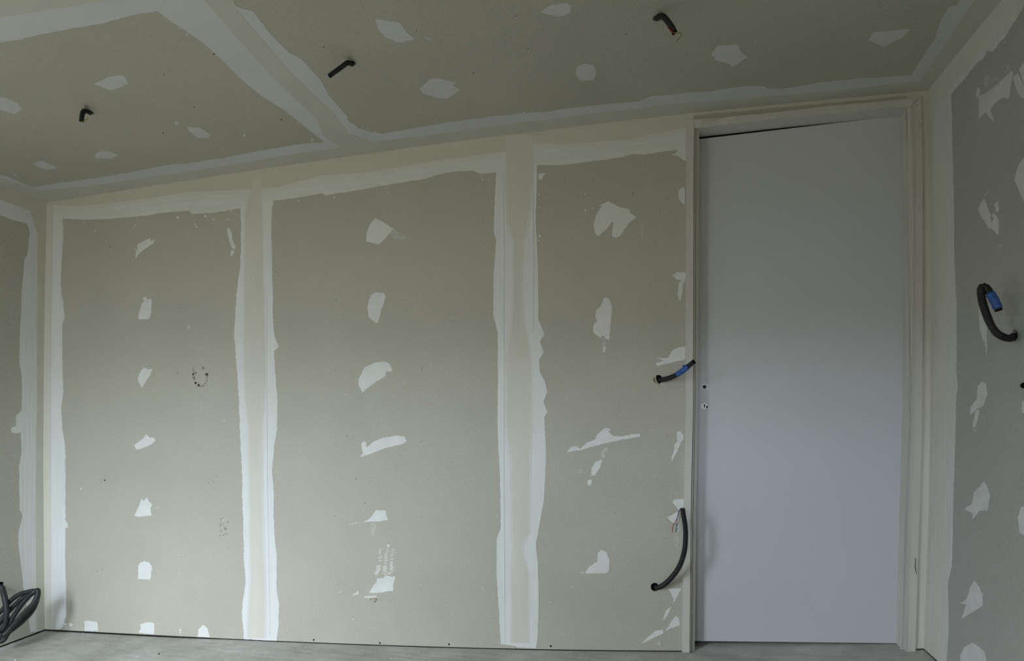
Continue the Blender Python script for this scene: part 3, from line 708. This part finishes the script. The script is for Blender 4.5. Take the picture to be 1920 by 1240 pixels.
# plaster dust and dirt in the frame's corners
def dirt(pts, parent=door, front=AY):
    return slab('dirt_mark', 'back', [pts], front + 0.0006, M_DUST, parent, base=front - 0.001, amp=0.8, step=2, clamp=False)
dirt([(1310, 236.5), (1314, 231), (1318, 225.5), (1330, 223.5), (1345, 222), (1360, 219.5), (1371, 219.5), (1350, 223.5), (1338, 226), (1322, 228.5), (1318, 233)])
dirt([(1416, 215), (1422, 216.5), (1438, 211.8), (1432, 212.2)])
dirt([(1710, 189), (1716, 190), (1722, 199), (1717, 197)])
dirt([(1723, 228), (1727.4, 232), (1728, 240), (1724, 239)])
slab('dirt_mark', 'back', [[(1716, 1047), (1717.5, 1047), (1716.8, 1063), (1719.3, 1078), (1718, 1077), (1715, 1063)]], AY + 0.0006, bpy.data.materials['dark_dimple'], door, base=AY - 0.001, amp=0.2, step=2, clamp=False)

# ------------------------------------------------------------------ corrugated conduits
def catmull(P, step):
    P = [Vector(p) for p in P]
    Q = [P[0] * 2 - P[1]] + P + [P[-1] * 2 - P[-2]]
    out = []
    for i in range(1, len(Q) - 2):
        p0, p1, p2, p3 = Q[i - 1:i + 3]
        n = max(2, int((p2 - p1).length / step * 3))
        for j in range(n):
            t = j / n
            out.append(0.5 * ((2 * p1) + (p2 - p0) * t + (2 * p0 - 5 * p1 + 4 * p2 - p3) * t * t + (3 * p1 - p0 - 3 * p2 + p3) * t ** 3))
    out.append(P[-1])
    res = [out[0]]; acc = 0.0
    for a, b in zip(out, out[1:]):
        L = (b - a).length
        while acc + L >= step and L > 1e-9:
            k = (step - acc) / L
            a = a + (b - a) * k; L = (b - a).length; acc = 0.0
            res.append(a.copy())
        acc += L
    return res

def sweep(bm, path, rad, n=12, cap=(True, True)):
    """rad(i) gives the radius at ring i"""
    T = [(path[min(i + 1, len(path) - 1)] - path[max(i - 1, 0)]).normalized() for i in range(len(path))]
    up = Vector((0, 0, 1)) if abs(T[0].z) < 0.9 else Vector((1, 0, 0))
    N = (up - T[0] * up.dot(T[0])).normalized()
    rings = []
    for i, p in enumerate(path):
        N = (N - T[i] * N.dot(T[i])).normalized(); B = T[i].cross(N)
        r = rad(i)
        rings.append([bm.verts.new(p + (N * math.cos(6.28318 * k / n) + B * math.sin(6.28318 * k / n)) * r) for k in range(n)])
    for a, b in zip(rings, rings[1:]):
        for k in range(n): bm.faces.new((a[k], a[(k + 1) % n], b[(k + 1) % n], b[k]))
    if cap[0]: bm.faces.new(rings[0])
    if cap[1]: bm.faces.new(rings[-1])
    return T

def conduit(name, surf, pts, R, label, cat='conduit', m=M_BLACK, tape=None, wires=(), pitch=0.0050, group=None, nside=12):
    """pts: (px, py, distance off the surface)"""
    P = [hit(surf, (x, y), o) for x, y, o in pts]
    inward = {'back': Vector((0, 0.03, 0)), 'ceil': Vector((0, 0, 0.03)), 'left': Vector((-0.03, 0, 0)), 'right': Vector((0.03, 0, 0))}[surf]
    P = [Vector(P[0]) + inward] + [Vector(p) for p in P]
    root = empty(name, tuple(P[1])); tag(root, label, cat, group)
    path = catmull(P, pitch / 4)
    prof = (1.0, 0.96, 0.78, 0.85)
    bm = bmesh.new(); sweep(bm, path, lambda i: R * prof[i % 4], nside, cap=(True, False))
    attach(link('corrugated_tube', bm, m, None, True), root)
    # hollow mouth
    tdir = (path[-1] - path[-4]).normalized()
    bm = bmesh.new()
    mouth = [path[-1] + tdir * 0.0004, path[-1] + tdir * 0.0012, path[-1] + tdir * 0.0012, path[-1] - tdir * 0.008]
    rr = (R * 1.0, R * 0.98, R * 0.72, R * 0.70)
    N = tdir.orthogonal().normalized(); B = tdir.cross(N); rings = []
    for c, r in zip(mouth, rr):
        rings.append([bm.verts.new(c + (N * math.cos(6.28318 * k / 16) + B * math.sin(6.28318 * k / 16)) * r) for k in range(16)])
    for a, b in zip(rings, rings[1:]):
        for k in range(16): bm.faces.new((a[k], a[(k + 1) % 16], b[(k + 1) % 16], b[k]))
    bm.faces.new(rings[-1])
    attach(link('tube_mouth', bm, M_BORE, None, False), root)
    if tape:
        a, b = int(tape[0] * (len(path) - 1)), int(tape[1] * (len(path) - 1))
        sub = path[a:b:3]
        bm = bmesh.new(); k2 = len(sub)
        sweep(bm, sub, lambda i: R * (1.10 + 0.05 * math.sin(i * 1.3)) * (0.97 if i in (0, k2 - 1) else 1), 14)
        t = attach(link('tape_wrap', bm, M_TAPE, None, True), root); t['label'] = 'blue insulating tape'
        if len(tape) > 2:
            c = sub[-3] + Vector(tape[2])
            bm = bmesh.new(); sweep(bm, catmull([sub[-3], c, c + Vector((0, 0, -0.004))], 0.002), lambda i: 0.0045, 8)
            attach(link('tape_end', bm, M_TAPE, None, True), root)
    for w in wires:
        wm, wp = w
        Q = [path[-1] - tdir * 0.006, path[-1] + tdir * 0.003] + [Vector(hit(surf, (x, y), o)) for x, y, o in wp]
        bm = bmesh.new(); sweep(bm, catmull(Q, 0.002), lambda i: 0.0014, 6)
        attach(link('wire', bm, wm, None, True), root)['label'] = {M_RED: 'red wire', M_BLUE: 'blue wire', M_YG: 'yellow-green wire'}[wm]
    return root

c0 = lambda p: [(1200 + x / 13.775, y / 13.775, o) for x, y, o in p]
conduit('conduit', 'ceil', c0([(430, 455, 0.0), (500, 425, 0.012), (600, 430, 0.028), (730, 570, 0.055), (840, 730, 0.08), (895, 845, 0.095)]), 0.0085,
        'black conduit stub with red and yellow-green wires on the ceiling, nearest the door',
        wires=((M_RED, c0([(835, 840, 0.10), (780, 780, 0.095), (715, 700, 0.085)])), (M_YG, c0([(960, 835, 0.098), (1070, 900, 0.10), (930, 1075, 0.115)]))))
c1 = lambda p: [(590 + x / 16.53, 90 + y / 16.53, o) for x, y, o in p]
conduit('conduit', 'ceil', c1([(1160, 480, 0.0), (1080, 465, 0.012), (990, 475, 0.025), (820, 600, 0.045), (620, 745, 0.065), (450, 870, 0.08)]), 0.0080,
        'black conduit stub with a blue wire inside, hanging beside the long ceiling joint',
        wires=((M_BLUE, c1([(420, 850, 0.083), (430, 800, 0.08)])),))
c2 = lambda p: [(120 + x / 20.66, 190 + y / 20.66, o) for x, y, o in p]
conduit('conduit', 'ceil', c2([(1010, 430, 0.0), (900, 395, 0.012), (780, 380, 0.025), (715, 480, 0.04), (690, 620, 0.055), (680, 770, 0.07)]), 0.0082,
        'short bent black conduit stub on the left part of the ceiling',
        wires=((M_YG, c2([(760, 770, 0.07), (850, 710, 0.066), (930, 660, 0.064)])),))
cw = lambda p: [(1200 + x / 6.889, 620 + y / 6.889, o) for x, y, o in p]
conduit('conduit', 'back', cw([(262, 640, 0.0), (310, 632, 0.02), (400, 606, 0.05), (500, 555, 0.075), (600, 480, 0.095), (698, 402, 0.11)]), 0.0100,
        'black conduit wrapped in blue tape sticking out of the back wall level with the lock',
        tape=(0.60, 0.88, (-0.012, -0.006, 0.006)))
cv = lambda p: [(1190 + x / 6.2, 930 + y / 6.2, o) for x, y, o in p]
conduit('conduit', 'back', cv([(255, 1068, 0.0), (325, 1045, 0.02), (430, 950, 0.05), (520, 820, 0.07), (575, 660, 0.08), (592, 500, 0.085), (588, 360, 0.085), (572, 250, 0.082), (556, 150, 0.078)]), 0.0105,
        'long black corrugated conduit curving up in front of the door frame with three bare wires',
        wires=((M_RED, cv([(522, 175, 0.078), (492, 265, 0.075), (448, 350, 0.07), (437, 430, 0.068)])),
               (M_BLUE, cv([(520, 168, 0.078), (500, 240, 0.078), (488, 330, 0.075), (485, 432, 0.07)])),
               (M_YG, cv([(538, 190, 0.076), (522, 275, 0.073), (492, 345, 0.072), (468, 434, 0.07)]))))
cr = lambda p: [(1800 + x / 6.889, 500 + y / 6.889, o) for x, y, o in p]
conduit('conduit', 'right', cr([(690, 905, 0.0), (655, 930, 0.02), (580, 918, 0.05), (480, 865, 0.075), (405, 765, 0.09), (345, 630, 0.095), (295, 480, 0.095), (272, 350, 0.095), (275, 275, 0.092), (315, 258, 0.085), (365, 310, 0.08), (420, 395, 0.075), (465, 480, 0.07), (500, 565, 0.065)]), 0.0100,
        'black corrugated conduit looping out of the right wall with blue tape at its end',
        tape=(0.865, 0.992))
conduit('conduit', 'right', [(1938, 719, 0.0), (1932, 720, 0.03), (1926, 722, 0.06), (1920.5, 723, 0.085)], 0.0080,
        'end of a black conduit just showing at the right edge of the picture')
cl = lambda p: [(x / 6.889, 1060 + y / 6.889, o) for x, y, o in p]
conduit('conduit_coil', 'left', cl([(15, 285, 0.000), (40, 340, 0.031), (62, 430, 0.078), (82, 540, 0.109), (85, 640, 0.124), (70, 750, 0.124), (20, 850, 0.124), (-70, 900, 0.093), (-130, 800, 0.062), (-60, 670, 0.062), (50, 560, 0.078), (150, 450, 0.093),
                                      (260, 375, 0.116), (370, 345, 0.139), (450, 335, 0.163), (490, 360, 0.186), (470, 470, 0.194), (410, 600, 0.186), (300, 720, 0.171), (190, 810, 0.155), (100, 880, 0.139), (50, 960, 0.116), (0, 985, 0.093),
                                      (-30, 930, 0.085), (20, 860, 0.101), (110, 770, 0.124), (190, 640, 0.139), (280, 510, 0.147), (370, 410, 0.155), (440, 350, 0.171), (485, 330, 0.194), (480, 400, 0.209), (430, 500, 0.217), (340, 590, 0.202),
                                      (240, 700, 0.186), (150, 800, 0.171), (90, 870, 0.155), (40, 900, 0.139), (-30, 880, 0.124), (-40, 800, 0.109), (60, 660, 0.101), (170, 540, 0.109), (280, 440, 0.124), (370, 380, 0.139), (425, 360, 0.147)]), 0.0122,
        'dark corrugated conduit coiled up against the left wall above the floor', cat='conduit coil', m=M_COIL, nside=10, pitch=0.0052)

# torn plaster skin hanging at the upper hole
slab('torn_paper', 'back', [[(x, y) for x, y, _ in cw([(190, 590, 0), (215, 572, 0), (205, 620, 0), (222, 665, 0), (250, 690, 0), (265, 715, 0), (240, 760, 0), (243, 725, 0), (222, 690, 0), (192, 660, 0), (183, 620, 0)])]],
     0.0016, mat('torn_cream_paper', (0.40, 0.35, 0.24), var=0.2, scale=60), wall_back, amp=0)

# ------------------------------------------------------------------ crumbs of plaster on the floor
def crumb(px, r, m, label, group):
    c = Vector(hit('floor', px, -GAP))
    bm = bmesh.new(); bmesh.ops.create_icosphere(bm, subdivisions=1, radius=r)
    for v in bm.verts: v.co = Vector((v.co.x * random.uniform(0.7, 1.3), v.co.y * random.uniform(0.6, 1.1), max(-r * 0.2, v.co.z * random.uniform(0.4, 0.8))))
    o = link('plaster_crumb', bm, m); o.location = c + Vector((0, 0, r * 0.15))
    tag(o, label, 'crumb', group)
for x, y, r in ((124, 1200, .0032), (203, 1211.5, .0025), (231, 1189.5, .003), (97, 1184, .0025), (447, 1234, .0028), (573, 1215, .0025), (734, 1235, .0035), (740, 1233, .003), (729, 1214, .0025), (29, 1238, .005), (156, 1187.5, .003), (1703, 1234, .003), (1083, 1222, .003), (1100, 1223, .0025)):
    crumb((x, y), r, M_FILL, 'tiny white plaster crumb on the grey concrete floor', 'white plaster crumbs on the floor')
crumb((298, 1227), 0.0045, M_BORE, 'single dark chip on the concrete floor before the left board', None)
crumb((1723, 1220), 0.006, M_DARK, 'dark lump of rubble in the corner right of the door frame', None)
slab('plaster_smear', 'floor', [cK([(38, 1215), (70, 1210), (105, 1212), (138, 1228), (110, 1235), (80, 1226), (50, 1225)])], -GAP + 0.0015, mat('floor_smear', (0.40, 0.395, 0.36), var=0.1, scale=50, col2=(0.52, 0.52, 0.49)), floor, base=-GAP - 0.001, amp=0.8, step=2)
